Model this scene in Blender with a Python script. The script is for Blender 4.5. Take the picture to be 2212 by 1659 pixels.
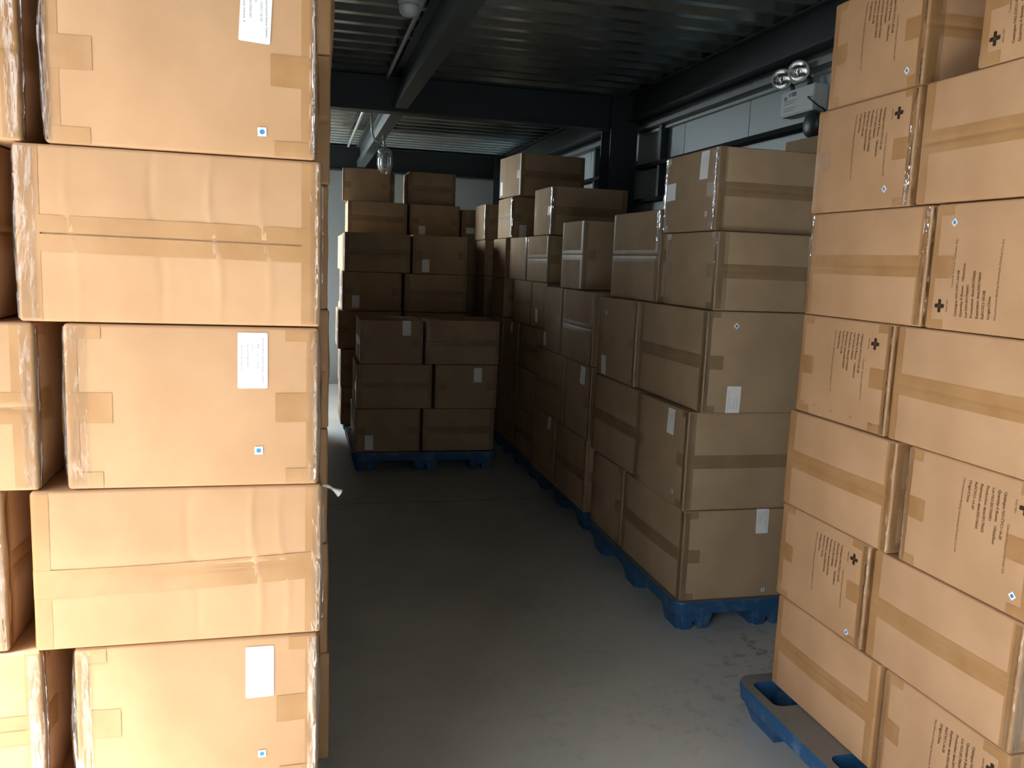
import bpy, bmesh, math, random
from mathutils import Vector, Matrix, noise

for o in list(bpy.data.objects):
    bpy.data.objects.remove(o)
S = bpy.context.scene
COL = S.collection
R = math.radians

# ------------------------------------------------------------------ camera
FPX = 1826.0
def _cross(a, b): return Vector((a[1]*b[2]-a[2]*b[1], a[2]*b[0]-a[0]*b[2], a[0]*b[1]-a[1]*b[0]))
ay = Vector((652-1106, 549-829.5, FPX)).normalized()         # aisle direction seen by the camera
ax = Vector((8400-1106, 860-829.5, FPX)).normalized()        # across the aisle
ax = (ax - ay*ax.dot(ay)).normalized()
az = ax.cross(ay)
if az.y > 0: az = -az
rows = (ax, ay, az)
cr = Vector([v.x for v in rows]); cu = -Vector([v.y for v in rows]); cb = -Vector([v.z for v in rows])
cam = bpy.data.cameras.new('camera'); cam_o = bpy.data.objects.new('camera', cam); COL.objects.link(cam_o)
cam.sensor_fit = 'HORIZONTAL'; cam.sensor_width = 36.0; cam.lens = FPX/2212*36.0
cam.clip_start = 0.05; cam.clip_end = 200
M = Matrix((( cr.x, cu.x, cb.x, 0), (cr.y, cu.y, cb.y, 0), (cr.z, cu.z, cb.z, 1.6), (0, 0, 0, 1)))
cam_o.matrix_world = M
S.camera = cam_o

# ------------------------------------------------------------------ light
W = bpy.data.worlds.new('sky'); S.world = W; W.use_nodes = True
wt = W.node_tree; bg = wt.nodes['Background']; bg.inputs[1].default_value = 1.0
SKY, SKY_BOOST = 5.1, 38.0                                         # plain sky, and an added unseen bright patch that strengthens the far window's light
_tc = wt.nodes.new('ShaderNodeTexCoord'); _dp = wt.nodes.new('ShaderNodeVectorMath'); _dp.operation = 'DOT_PRODUCT'
_dp.inputs[1].default_value = Vector((-.78, .61, .14)).normalized(); wt.links.new(_tc.outputs['Generated'], _dp.inputs[0])
_mr = wt.nodes.new('ShaderNodeMapRange'); _mr.interpolation_type = 'SMOOTHSTEP'
_mr.inputs['From Min'].default_value = .78; _mr.inputs['From Max'].default_value = .96
wt.links.new(_dp.outputs['Value'], _mr.inputs['Value'])
_mx = wt.nodes.new('ShaderNodeMix'); _mx.data_type = 'RGBA'; wt.links.new(_mr.outputs[0], _mx.inputs[0])
_mx.inputs[6].default_value = (.95*SKY, .97*SKY, 1.0*SKY, 1); _mx.inputs[7].default_value = (.86*SKY_BOOST, .96*SKY_BOOST, 1.0*SKY_BOOST, 1)
wt.links.new(_mx.outputs[2], bg.inputs[0])
def lamp(name, kind, loc, rot, **k):
    l = bpy.data.lights.new(name, kind); o = bpy.data.objects.new(name, l); COL.objects.link(o)
    o.location = loc; o.rotation_euler = rot
    for a, v in k.items():
        if a == 'portal': l.cycles.is_portal = v
        else: setattr(l, a, v)
    return o
SUN_DIR = Vector((1.0, 0.40, -2.36)).normalized()            # the way the sunlight travels
sun = lamp('sun', 'SUN', (0, -6, 8), (0, 0, 0), energy=33.0, angle=R(12.0), color=(1.0, 0.96, 0.90))
sun.rotation_euler = SUN_DIR.to_track_quat('-Z', 'Y').to_euler()
YF = -1.5; XL = -1.22
DOOR = (-1.35, 1.70, 0.0, 2.82)                                # the loading door in the left wall, beside the camera (along Y)
WIN = (8.56, 10.6, 0.95, 2.84)                       # the high window far down the left wall
lamp('door_daylight', 'AREA', (XL-0.02, (DOOR[0]+DOOR[1])/2, DOOR[3]/2), (R(90), 0, R(-90)), shape='RECTANGLE', size=DOOR[1]-DOOR[0], size_y=DOOR[3], portal=True)
lamp('window_daylight', 'AREA', (XL-0.02, (WIN[0]+WIN[1])/2, (WIN[2]+WIN[3])/2), (R(90), 0, R(-90)), shape='RECTANGLE', size=WIN[1]-WIN[0], size_y=WIN[3]-WIN[2], portal=True)
S.view_settings.view_transform = 'Standard'; S.view_settings.look = 'None'
S.view_settings.exposure = 0.0; S.view_settings.gamma = 1.0; S.view_settings.use_curve_mapping = False
S.cycles.max_bounces = 8; S.cycles.diffuse_bounces = 5; S.cycles.transparent_max_bounces = 12
S.cycles.caustics_reflective = False; S.cycles.caustics_refractive = False
S.cycles.use_denoising = True
S.cycles.sample_clamp_indirect = 8.0

# ------------------------------------------------------------------ materials
def mat(name, col, rough=0.7, metal=0.0, spec=0.5):
    m = bpy.data.materials.new(name); m.use_nodes = True
    b = m.node_tree.nodes['Principled BSDF']
    b.inputs['Base Color'].default_value = (*col, 1); b.inputs['Roughness'].default_value = rough
    b.inputs['Metallic'].default_value = metal; b.inputs['Specular IOR Level'].default_value = spec
    return m
def N(m, t, **k):
    n = m.node_tree.nodes.new(t)
    for a, v in k.items(): setattr(n, a, v)
    return n
def L(m, a, b): m.node_tree.links.new(a, b)
def vary(m, scale, c1, c2, lo=0.35, hi=0.65, detail=4, coord='Object', bump=0.0, bscale=None, stretch=None):
    b = m.node_tree.nodes['Principled BSDF']
    tc = N(m, 'ShaderNodeTexCoord'); src = tc.outputs[coord]
    if stretch:
        mp = N(m, 'ShaderNodeMapping'); mp.inputs['Scale'].default_value = stretch; L(m, src, mp.inputs[0]); src = mp.outputs[0]
    n = N(m, 'ShaderNodeTexNoise'); n.inputs['Scale'].default_value = scale; n.inputs['Detail'].default_value = detail
    L(m, src, n.inputs['Vector'])
    r = N(m, 'ShaderNodeValToRGB'); r.color_ramp.elements[0].position = lo; r.color_ramp.elements[1].position = hi
    r.color_ramp.elements[0].color = (*c1, 1); r.color_ramp.elements[1].color = (*c2, 1)
    L(m, n.outputs[0], r.inputs[0]); L(m, r.outputs[0], b.inputs['Base Color'])
    if bump:
        n2 = N(m, 'ShaderNodeTexNoise'); n2.inputs['Scale'].default_value = bscale or scale*4; n2.inputs['Detail'].default_value = 3
        L(m, src, n2.inputs['Vector'])
        bp = N(m, 'ShaderNodeBump'); bp.inputs['Strength'].default_value = bump; bp.inputs['Distance'].default_value = 0.01
        L(m, n2.outputs[0], bp.inputs['Height']); L(m, bp.outputs[0], b.inputs['Normal'])
    return r
CARD = mat('cardboard', (.5, .33, .2), 0.82, spec=0.2)
vary(CARD, 5.0, (.49, .286, .154), (.56, .336, .187), bump=0.10, bscale=14)
CARD_SHADE = mat('cardboard_shade', (.42, .29, .18), 0.85, spec=0.15)  # darker copy of the cardboard, shade of the deeper stacks put into its colour
vary(CARD_SHADE, 5.0, (.36, .255, .16), (.42, .30, .19), bump=0.08, bscale=14)
TAPE = mat('brown_tape', (.42, .245, .115), 0.38, spec=0.4)
vary(TAPE, 9.0, (.40, .208, .085), (.465, .258, .115), bump=0.12, bscale=20)
TAPE_SHADE = mat('brown_tape_shade', (.26, .17, .09), 0.46, spec=0.35)  # tape copy darkened the same way, shade painted into its colour
vary(TAPE_SHADE, 9.0, (.245, .16, .088), (.30, .20, .115), bump=0.12, bscale=20)
PAPER = mat('white_paper', (.86, .87, .88), 0.6)
INK = mat('black_ink', (.045, .028, .018), 0.7, spec=0.1)
INK_T = mat('brown_ink', (.17, .09, .045), 0.7, spec=0.1)
INK_G = mat('grey_ink', (.25, .25, .27), 0.7, spec=0.1)
BLUE_DOT = mat('blue_dot', (.03, .25, .62), 0.6)
def film_mat():
    m = bpy.data.materials.new('stretch_film'); m.use_nodes = True; nt = m.node_tree
    for n in list(nt.nodes): nt.nodes.remove(n)
    out = N(m, 'ShaderNodeOutputMaterial'); mx = N(m, 'ShaderNodeMixShader'); tr = N(m, 'ShaderNodeBsdfTransparent')
    gl = N(m, 'ShaderNodeBsdfGlossy'); gl.inputs['Roughness'].default_value = 0.09; gl.inputs['Color'].default_value = (.9, .92, .95, 1)
    tr.inputs['Color'].default_value = (.96, .96, .96, 1)
    fr = N(m, 'ShaderNodeLayerWeight'); fr.inputs['Blend'].default_value = 0.30
    tc = N(m, 'ShaderNodeTexCoord'); ns = N(m, 'ShaderNodeTexNoise'); ns.inputs['Scale'].default_value = 38; ns.inputs['Detail'].default_value = 3
    mp = N(m, 'ShaderNodeMapping'); mp.inputs['Scale'].default_value = (1, 1, .28); L(m, tc.outputs['Object'], mp.inputs[0]); L(m, mp.outputs[0], ns.inputs['Vector'])
    bp = N(m, 'ShaderNodeBump'); bp.inputs['Strength'].default_value = 0.9; bp.inputs['Distance'].default_value = 0.012
    L(m, ns.outputs[0], bp.inputs['Height']); L(m, bp.outputs[0], gl.inputs['Normal']); L(m, bp.outputs[0], fr.inputs['Normal'])
    ad = N(m, 'ShaderNodeMath', operation='MULTIPLY_ADD'); ad.inputs[1].default_value = 0.62; ad.inputs[2].default_value = 0.015
    L(m, fr.outputs['Facing'], ad.inputs[0])
    L(m, ad.outputs[0], mx.inputs[0]); L(m, tr.outputs[0], mx.inputs[1]); L(m, gl.outputs[0], mx.inputs[2]); L(m, mx.outputs[0], out.inputs[0])
    return m
FILM = film_mat()
PBLUE = mat('blue_plastic', (.018, .08, .19), 0.5)
def pallet_mat(m):
    b = m.node_tree.nodes['Principled BSDF']
    g = N(m, 'ShaderNodeNewGeometry'); sx = N(m, 'ShaderNodeSeparateXYZ'); L(m, g.outputs['True Normal'], sx.inputs[0])
    up = N(m, 'ShaderNodeMath', operation='GREATER_THAN'); up.inputs[1].default_value = 0.8; L(m, sx.outputs['Z'], up.inputs[0])
    tc = N(m, 'ShaderNodeTexCoord'); n = N(m, 'ShaderNodeTexNoise'); n.inputs['Scale'].default_value = 9; n.inputs['Detail'].default_value = 6; n.inputs['Roughness'].default_value = .7
    L(m, tc.outputs['Object'], n.inputs['Vector'])
    r = N(m, 'ShaderNodeValToRGB'); r.color_ramp.elements[0].position = .52; r.color_ramp.elements[1].position = .68
    r.color_ramp.elements[0].color = (.018, .085, .20, 1); r.color_ramp.elements[1].color = (.11, .19, .30, 1); L(m, n.outputs[0], r.inputs[0])
    d = N(m, 'ShaderNodeValToRGB'); d.color_ramp.elements[0].color = (.16, .165, .17, 1); d.color_ramp.elements[1].color = (.24, .24, .235, 1); L(m, n.outputs[0], d.inputs[0])
    mx = N(m, 'ShaderNodeMix', data_type='RGBA'); L(m, up.outputs[0], mx.inputs[0]); L(m, r.outputs[0], mx.inputs[6]); L(m, d.outputs[0], mx.inputs[7])
    L(m, mx.outputs[2], b.inputs['Base Color'])
pallet_mat(PBLUE)
FLOOR = mat('floor_paint', (.3, .31, .29), 0.55, spec=0.35)
vary(FLOOR, 1.6, (.57, .585, .565), (.68, .69, .66), detail=8, coord='Generated' if False else 'Object', bump=0.03, bscale=30)
def stains(m, spots):
    b = m.node_tree.nodes['Principled BSDF']; col = b.inputs['Base Color'].links[0].from_socket
    tc = N(m, 'ShaderNodeTexCoord'); n = N(m, 'ShaderNodeTexNoise'); n.inputs['Scale'].default_value = 16; n.inputs['Detail'].default_value = 8; n.inputs['Roughness'].default_value = .75
    L(m, tc.outputs['Object'], n.inputs['Vector'])
    r = N(m, 'ShaderNodeMapRange'); r.inputs['From Min'].default_value = .52; r.inputs['From Max'].default_value = .66; L(m, n.outputs[0], r.inputs['Value'])
    for x, y, rad, k in spots:
        d = N(m, 'ShaderNodeVectorMath', operation='DISTANCE'); d.inputs[1].default_value = (x, y, 0); L(m, tc.outputs['Object'], d.inputs[0])
        e = N(m, 'ShaderNodeMapRange'); e.inputs['From Min'].default_value = rad; e.inputs['From Max'].default_value = rad*.3; e.inputs['To Max'].default_value = k; L(m, d.outputs['Value'], e.inputs['Value'])
        mu = N(m, 'ShaderNodeMath', operation='MULTIPLY'); L(m, r.outputs[0], mu.inputs[0]); L(m, e.outputs[0], mu.inputs[1])
        mx = N(m, 'ShaderNodeMix', data_type='RGBA'); L(m, mu.outputs[0], mx.inputs[0]); L(m, col, mx.inputs[6]); mx.inputs[7].default_value = (.12, .125, .115, 1); col = mx.outputs[2]
    L(m, col, b.inputs['Base Color'])
stains(FLOOR, [(1.93, 3.07, .30, .85), (1.70, 2.82, .22, .7), (1.45, 2.62, .35, .35), (1.1, 3.6, .8, .18), (.9, 2.7, .6, .2)])
CONC = mat('yard_asphalt', (.13, .13, .125), 0.9)
DECK = mat('galvanised_deck', (.34, .39, .40), 0.26, metal=0.9)
vary(DECK, 22, (.30, .35, .36), (.38, .44, .45), stretch=(.4, 1, 1))
STEEL = mat('dark_blue_steel', (.016, .025, .030), 0.5)
GIRT = mat('grey_steel', (.20, .22, .22), 0.45, metal=0.3)
PANEL = mat('wall_panel', (.34, .40, .415), 0.5)
WHITE = mat('white_wall', (.60, .63, .65), 0.8)
FIX = mat('fixture_white', (.52, .55, .55), 0.5)
DARKP = mat('dark_plastic', (.03, .035, .04), 0.45)
PIPE = mat('pale_conduit', (.55, .58, .57), 0.4, metal=0.2)
CHROME = mat('reflector', (.75, .77, .78), 0.18, metal=1.0)
GLASS = mat('lamp_glass', (.85, .93, .92), 0.08)
GLASS.node_tree.nodes['Principled BSDF'].inputs['Transmission Weight'].default_value = 0.85
GLASS.node_tree.nodes['Principled BSDF'].inputs['Alpha'].default_value = 0.75
OPAL = mat('opal_glass', (.62, .65, .66), 0.35)

# ------------------------------------------------------------------ mesh helpers
def link(name, me, m=None, parent=None):
    o = bpy.data.objects.new(name, me); COL.objects.link(o)
    if m is not None and len(me.materials) == 0: me.materials.append(m)
    if parent is not None: o.parent = parent
    return o
def mesh_from(bm, name, smooth=False):
    me = bpy.data.meshes.new(name)
    if smooth:
        for f in bm.faces: f.smooth = True
    bm.to_mesh(me); bm.free(); return me
def tag(o, label, cat, group=None):
    o['label'] = label; o['category'] = cat
    if group: o['group'] = group
def struct(name, bm, m, parent=None):
    o = link(name, mesh_from(bm, name), m, parent)
    if parent is None: o['kind'] = 'structure'
    return o
def bx(bm, x0, x1, y0, y1, z0, z1):
    v = [bm.verts.new(p) for p in ((x0,y0,z0),(x1,y0,z0),(x1,y1,z0),(x0,y1,z0),(x0,y0,z1),(x1,y0,z1),(x1,y1,z1),(x0,y1,z1))]
    for f in ((0,3,2,1),(4,5,6,7),(0,1,5,4),(1,2,6,5),(2,3,7,6),(3,0,4,7)): bm.faces.new([v[i] for i in f])
def tube(bm, pts, r, seg=10, cap=True):
    pts = [Vector(p) for p in pts]; rings = []
    rr = r if isinstance(r, (list, tuple)) else [r]*len(pts)
    for i, p in enumerate(pts):
        t = (pts[min(i+1, len(pts)-1)] - pts[max(i-1, 0)]).normalized()
        a = t.cross(Vector((0.13, 0.31, 0.94))).normalized(); b = t.cross(a)
        rings.append([bm.verts.new(p + (a*math.cos(2*math.pi*k/seg) + b*math.sin(2*math.pi*k/seg))*rr[i]) for k in range(seg)])
    for i in range(len(rings)-1):
        for k in range(seg):
            f = bm.faces.new((rings[i][k], rings[i][(k+1) % seg], rings[i+1][(k+1) % seg], rings[i+1][k])); f.smooth = True
    if cap:
        bm.faces.new(rings[0][::-1]); bm.faces.new(rings[-1])
def lathe(bm, prof, center=(0, 0, 0), axis=(0, 0, 1), seg=24, cap=True):
    axis = Vector(axis).normalized(); q = Vector((0, 0, 1)).rotation_difference(axis); c = Vector(center); rings = []
    for r, h in prof:
        rings.append([bm.verts.new(c + q @ Vector((r*math.cos(2*math.pi*k/seg), r*math.sin(2*math.pi*k/seg), h))) for k in range(seg)])
    for i in range(len(rings)-1):
        for k in range(seg):
            f = bm.faces.new((rings[i][k], rings[i][(k+1) % seg], rings[i+1][(k+1) % seg], rings[i+1][k])); f.smooth = True
    if prof[0][0] > 1e-5: bm.faces.new(rings[0][::-1])
    if cap and prof[-1][0] > 1e-5: bm.faces.new(rings[-1])
    bmesh.ops.remove_doubles(bm, verts=bm.verts, dist=1e-6)

# ------------------------------------------------------------------ the room
XR, YB, ZC = 2.58, 10.75, 2.90
def box_struct(name, m, *boxes):
    bm = bmesh.new()
    for b in boxes: bx(bm, *b)
    return struct(name, bm, m)
box_struct('floor', FLOOR, (XL-.2, XR+.2, YF-.1, YB+.2, -.12, 0))
box_struct('ground', CONC, (-40, XL-.2, -30, 30, -.14, -.02))
box_struct('wall_back', mat('pale_wall', (.27, .31, .325), .8), (XL-.2, XR+.2, YB, YB+.12, 0, 3.2))
box_struct('wall_front', mat('grey_wall', (.30, .30, .30), .8), (XL-.2, XR+.2, YF-.15, YF, 0, 3.2))
y0, y1, z0, z1 = WIN
box_struct('wall_left', WHITE, (XL-.15, XL, YF, DOOR[0], 0, 3.2), (XL-.15, XL, DOOR[0], DOOR[1], DOOR[3], 3.2), (XL-.15, XL, DOOR[1], y0, 0, 3.2), (XL-.15, XL, y1, YB, 0, 3.2), (XL-.15, XL, y0, y1, 0, z0), (XL-.15, XL, y0, y1, z1, 3.2))
# right wall: sandwich panels with dark joints
seams = [YF] + [round(4.72 - .92*k, 3) for k in range(6, 0, -1)] + [4.72, 5.61, 6.2, 7.12, 7.6, 8.5, 9.4, 10.3, YB]
seams = sorted(s for s in seams if YF <= s <= YB)
bm = bmesh.new(); bx(bm, XR+.012, XR+.12, YF, YB, 0, 3.2)
for a, b in zip(seams[:-1], seams[1:]): bx(bm, XR, XR+.03, a+.004, b-.004, 0, 3.2)
struct('wall_right', bm, PANEL)
# corrugated ceiling deck (ribs run across the hall)
bm = bmesh.new(); pitch, d = .205, .055; yy = YF; prof = []
while yy < YB:
    prof += [(yy, ZC), (yy+.055, ZC), (yy+.095, ZC+d), (yy+.155, ZC+d)]; yy += pitch
prof.append((yy, ZC))
xs = (XL-.2, -.6, .3, 1.6, XR+.2); prev = None
for y, z in prof:
    cur = [bm.verts.new((x, y, z)) for x in xs]
    if prev:
        for k in range(len(xs)-1): bm.faces.new((prev[k], prev[k+1], cur[k+1], cur[k]))
    prev = cur
bx(bm, XL-.2, XR+.2, YF-.15, YB+.15, ZC+.10, ZC+.2)
struct('ceiling', bm, DECK)
# steel frame
def ibeam(name, a, b, zb, zt, w, tf=.014, tw=.01, horiz='x'):
    bm = bmesh.new()
    if horiz == 'x':
        bx(bm, a[0], b[0], a[1]-w/2, a[1]+w/2, zb, zb+tf); bx(bm, a[0], b[0], a[1]-w/2, a[1]+w/2, zt-tf, zt); bx(bm, a[0], b[0], a[1]-tw/2, a[1]+tw/2, zb+tf, zt-tf)
    else:
        bx(bm, a[0]-w/2, a[0]+w/2, a[1], b[1], zb, zb+tf); bx(bm, a[0]-w/2, a[0]+w/2, a[1], b[1], zt-tf, zt); bx(bm, a[0]-tw/2, a[0]+tw/2, a[1], b[1], zb+tf, zt-tf)
    return struct(name, bm, STEEL)
ZB = 2.635
ibeam('trim_1', (XL, 6.36), (XR-.02, 6.36), ZB, ZC, .13)                  # first cross beam
ibeam('trim_2', (XL, 10.62), (XR-.02, 10.62), ZB-.02, ZC, .16)            # far cross beam
ibeam('trim_3', (2.46, YF), (2.46, 6.30), 2.70, ZC, .10, horiz='y')      # beam along the right wall
ibeam('trim_4', (2.46, 6.54), (2.46, 10.54), 2.70, ZC, .10, horiz='y')
def lbeam(name, y0, y1):
    bm = bmesh.new(); xa, xb, zz = .635, .728, 2.655
    bx(bm, xa, xb, y0, y1, zz, zz+.075); bx(bm, xa+.035, xb-.035, y0, y1, zz+.075, ZC-.012); bx(bm, xa-.01, xb+.01, y0, y1, ZC-.012, ZC-.001)
    return struct(name, bm, GIRT_D)
GIRT_D = mat('grey_blue_steel', (.065, .085, .09), 0.5)
lbeam('trim_5', YF, 6.29); lbeam('trim_6', 6.43, 10.53)
bm = bmesh.new()                                                        # H column by the right wall
bx(bm, 2.287, 2.505, 6.30, 6.314, 0, ZC); bx(bm, 2.287, 2.505, 6.506, 6.52, 0, ZC); bx(bm, 2.391, 2.401, 6.314, 6.506, 0, ZC)
struct('trim_7', bm, STEEL)
bm = bmesh.new(); bx(bm, 2.287, 2.505, 10.4, 10.414, 0, ZC); bx(bm, 2.391, 2.401, 10.414, 10.6, 0, ZC); struct('trim_8', bm, STEEL)
RAIL = mat('black_rail', (.010, .013, .015), .85, spec=.15)
# girts on the right wall (thin C rails) and their pale edge
def girt(name, y0, y1, z, h=.05, m=None):
    bm = bmesh.new(); bx(bm, XR-.075, XR-.001, y0, y1, z-h, z-h+.012); bx(bm, XR-.078, XR-.068, y0, y1, z-h, z); 
    return struct(name, bm, m or STEEL)
n = 9
for (a, b) in ((YF, 6.29), (6.53, YB)):
    for z, mm in ((2.665, GIRT), (2.375, RAIL), (2.12, RAIL)):
        girt('trim_%d' % n, a, b, z, .028 if z < 2.6 else .03, mm); n += 1
for y in (5.90, 7.33):
    bm = bmesh.new(); bx(bm, XR-.06, XR-.001, y-.02, y+.02, 2.12, 2.63); struct('trim_%d' % n, bm, STEEL); n += 1
# thin dark expansion joint across the floor
bm = bmesh.new(); bx(bm, -1.2, 2.5, 5.428, 5.434, 0, .0008); struct('trim_%d' % n, bm, mat('floor_joint', (.2, .2, .19), .7))
# window frame in the left wall, frame of the loading door
bm = bmesh.new()
for a in (y0, (y0+y1)/2-.02, y1-.05): bx(bm, XL-.09, XL-.05, a, a+.05, z0, z1)
bx(bm, XL-.09, XL-.05, y0, y1, z0, z0+.05); bx(bm, XL-.09, XL-.05, y0, y1, z1-.05, z1)
struct('window_1', bm, FIX)
bm = bmesh.new(); bx(bm, XL-.16, XL+.02, DOOR[0], DOOR[0]+.06, 0, DOOR[3]); bx(bm, XL-.16, XL+.02, DOOR[1]-.06, DOOR[1], 0, DOOR[3]); bx(bm, XL-.16, XL+.02, DOOR[0], DOOR[1], DOOR[3]-.06, DOOR[3])
struct('door_1', bm, STEEL)

# ------------------------------------------------------------------ cartons
class Shell:
    """surface of a carton: rounded edges, slightly bulging walls, small dents"""
    def __init__(s, a, b, h, seed, bulge=.007, r=.007, groove=.0025, creases=()):
        s.creases = creases; s.half = Vector((a/2, b/2, h/2)); s.r = r; s.seed = seed; s.bulge = bulge; s.groove = groove
    def at(s, p, eps=0.0, groove=True):
        q = Vector(p) - Vector((0, 0, s.half.z)); c = Vector(); 
        for i in range(3):
            m = s.half[i] - s.r; c[i] = max(-m, min(m, q[i]))
        d = q - c
        if d.length < 1e-9: return Vector(p)
        n = d.normalized(); pos = c + n*(s.r+eps); u = [max(-1, min(1, c[i]/(s.half[i]-s.r))) for i in range(3)]
        w = [math.cos(x*math.pi/2) for x in u]
        pos.x += n.x*s.bulge*w[1]*w[2]; pos.y += n.y*s.bulge*1.25*w[0]*w[2]
        k = Vector((pos.x*5+s.seed*3.7, pos.y*5, pos.z*5))
        nz = noise.noise(k)*.0022
        pos.x += n.x*nz*(.3+w[1]*w[2]); pos.y += n.y*nz*(.3+w[0]*w[2])
        for cx_, am in s.creases:
            if abs(n.y) > .7: pos.y += n.y*am*math.exp(-((q.x-cx_+.012*math.sin(q.z*17))/.006)**2)*(.5+.5*w[2])
        if groove and abs(n.y) > .7 and abs(q.z) < .0026: pos.y -= n.y*s.groove
        return pos + Vector((0, 0, s.half.z))
def lin(a, b, n): return [a + (b-a)*i/n for i in range(n+1)]
def axis_list(h, r, n, extra=()):
    l = [-h, -h+.3*r, -h+.65*r] + lin(-h+r, h-r, n) + [h-.65*r, h-.3*r, h]
    for e in extra: l.append(e)
    return sorted(set(l))
_cache = {}
def carton_body(a, b, h, seed, n, bulge, creases=()):
    key = ('body', round(a, 3), round(b, 3), round(h, 3), seed, n, bulge, creases)
    if key in _cache: return _cache[key]
    s = Shell(a, b, h, seed, bulge, creases=creases); bm = bmesh.new()
    A = axis_list(a/2, s.r, n, [c_+d_*.005 for c_, _ in creases for d_ in range(-5, 6)]); B = axis_list(b/2, s.r, n)
    H = [z+h/2 for z in axis_list(h/2, s.r, n, (-.006, -.0024, 0, .0024, .006) if n > 3 else ())]
    def grid(U, V, f):
        vs = [[bm.verts.new(s.at(f(u, v))) for v in V] for u in U]
        for i in range(len(U)-1):
            for j in range(len(V)-1):
                bm.faces.new((vs[i][j], vs[i+1][j], vs[i+1][j+1], vs[i][j+1])).smooth = True
    grid(A, H, lambda u, v: (u, -b/2, v)); grid(A[::-1], H, lambda u, v: (u, b/2, v))
    grid(B[::-1], H, lambda u, v: (-a/2, u, v)); grid(B, H, lambda u, v: (a/2, u, v))
    grid(A, B, lambda u, v: (u, v, h)); grid(A, B[::-1], lambda u, v: (u, v, 0))
    bmesh.ops.remove_doubles(bm, verts=bm.verts, dist=1e-5)
    me = mesh_from(bm, 'box_body'); _cache[key] = (me, s); return me, s
def strip(s, path, across, eps=.0009, jag=0.0, seed=0, groove=False):
    """tape: path = list of ideal points along its middle, across = vector(s) of its half width"""
    bm = bmesh.new(); rowsv = []; rnd = random.Random(seed)
    for i, p in enumerate(path):
        k = across; row = []
        ts = (-1, -.5, -.12, 0, .12, .5, 1)
        off = Vector()
        if jag and i in (0, len(path)-1): pass
        for t in ts:
            q = Vector(p) + k*t
            row.append(bm.verts.new(s.at(q, eps, groove)))
        rowsv.append(row)
    for i in range(len(rowsv)-1):
        for j in range(6): bm.faces.new((rowsv[i][j], rowsv[i+1][j], rowsv[i+1][j+1], rowsv[i][j+1])).smooth = True
    return bm
def edge_steps(a, b, r):
    """positions from a to b with fine steps close to both ends"""
    sg = 1 if b > a else -1
    l = [a, a+sg*.3*r, a+sg*.65*r, a+sg*r] + lin(a+sg*r*1.5, b-sg*r*1.5, 8) + [b-sg*r, b-sg*.65*r, b-sg*.3*r, b]
    return l
def tapes(parent, a, b, h, s, faces, m, seed=0, split=False, wrap=.085, ends=True, vert=True, corners=True, width=.030, slope=0.0, plow=0.0):
    """faces: subset of '-y', '+y' (flap faces) to tape; wraps onto the +-x end faces"""
    r = s.r; zc = h/2; W_ = Vector((0, 0, width))
    for f in faces:
        sy = -1 if f == '-y' else 1; y = sy*b/2
        zz = lambda x: zc + plow + slope*x/a
        p = []
        if ends: p += [(-a/2, y - sy*t, zz(-a/2)) for t in (wrap, wrap*.6, wrap*.3, r, .65*r, .3*r)]
        p += [(x, y, zz(x)) for x in edge_steps(-a/2, a/2, r)]
        if ends: p += [(a/2, y - sy*t, zz(a/2)) for t in (.3*r, .65*r, r, wrap*.3, wrap*.6, wrap)]
        if not split:
            bm = strip(s, p, W_, .0010, seed=seed, groove=True)
        else:
            bm = strip(s, [(q[0], q[1], q[2]+width*.52) for q in p], W_*.47, .0010)
            me2 = mesh_from(strip(s, [(q[0], q[1], q[2]-width*.52) for q in p], W_*.47, .0010), 'tmp'); bm.from_mesh(me2); bpy.data.meshes.remove(me2)
        link('seam_tape', mesh_from(bm, 'seam_tape'), m, parent)
        if vert:
            for sx in (-1, 1):
                x = sx*a/2; rnd = random.Random(seed*7+sx); w1 = .030+.012*rnd.random(); w2 = .020+.012*rnd.random()
                pts = [(x, y - sy*t) for t in (w2, w2*.5, r, .65*r, .3*r)] + [(x, y)] + [(x - sx*t, y) for t in (.3*r, .65*r, r, w1*.5, w1)]
                bm = bmesh.new(); zs = [.004, .3*r+.003, r+.003] + lin(r*1.6+.003, h-r*1.6-.003, 10) + [h-r-.003, h-.3*r-.003, h-.004]
                vs = [[bm.verts.new(s.at((px, py, z), .0006, False)) for z in zs] for px, py in pts]
                for i in range(len(pts)-1):
                    for j in range(len(zs)-1): bm.faces.new((vs[i][j], vs[i+1][j], vs[i+1][j+1], vs[i][j+1])).smooth = True
                link('edge_tape', mesh_from(bm, 'edge_tape'), m, parent)
        if corners:
            for sx in (-1, 1):
                for top in (0, 1):
                    rnd = random.Random(seed*11+sx*3+top); w = .055+.025*rnd.random(); hh = .022+.014*rnd.random()
                    x = sx*a/2; z1 = h-.003 if top else hh; z0 = h-hh if top else .003
                    bm = bmesh.new(); ys = [y - sy*t for t in (w, w*.6, w*.3, r, .65*r, .3*r)]
                    zs = lin(z0, z1, 4)
                    vs = [[bm.verts.new(s.at((x, yy_, z), .0012, False)) for z in zs] for yy_ in ys]
                    for i in range(len(ys)-1):
                        for j in range(4): bm.faces.new((vs[i][j], vs[i+1][j], vs[i+1][j+1], vs[i][j+1])).smooth = True
                    link('corner_tape', mesh_from(bm, 'corner_tape'), m, parent)
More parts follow.
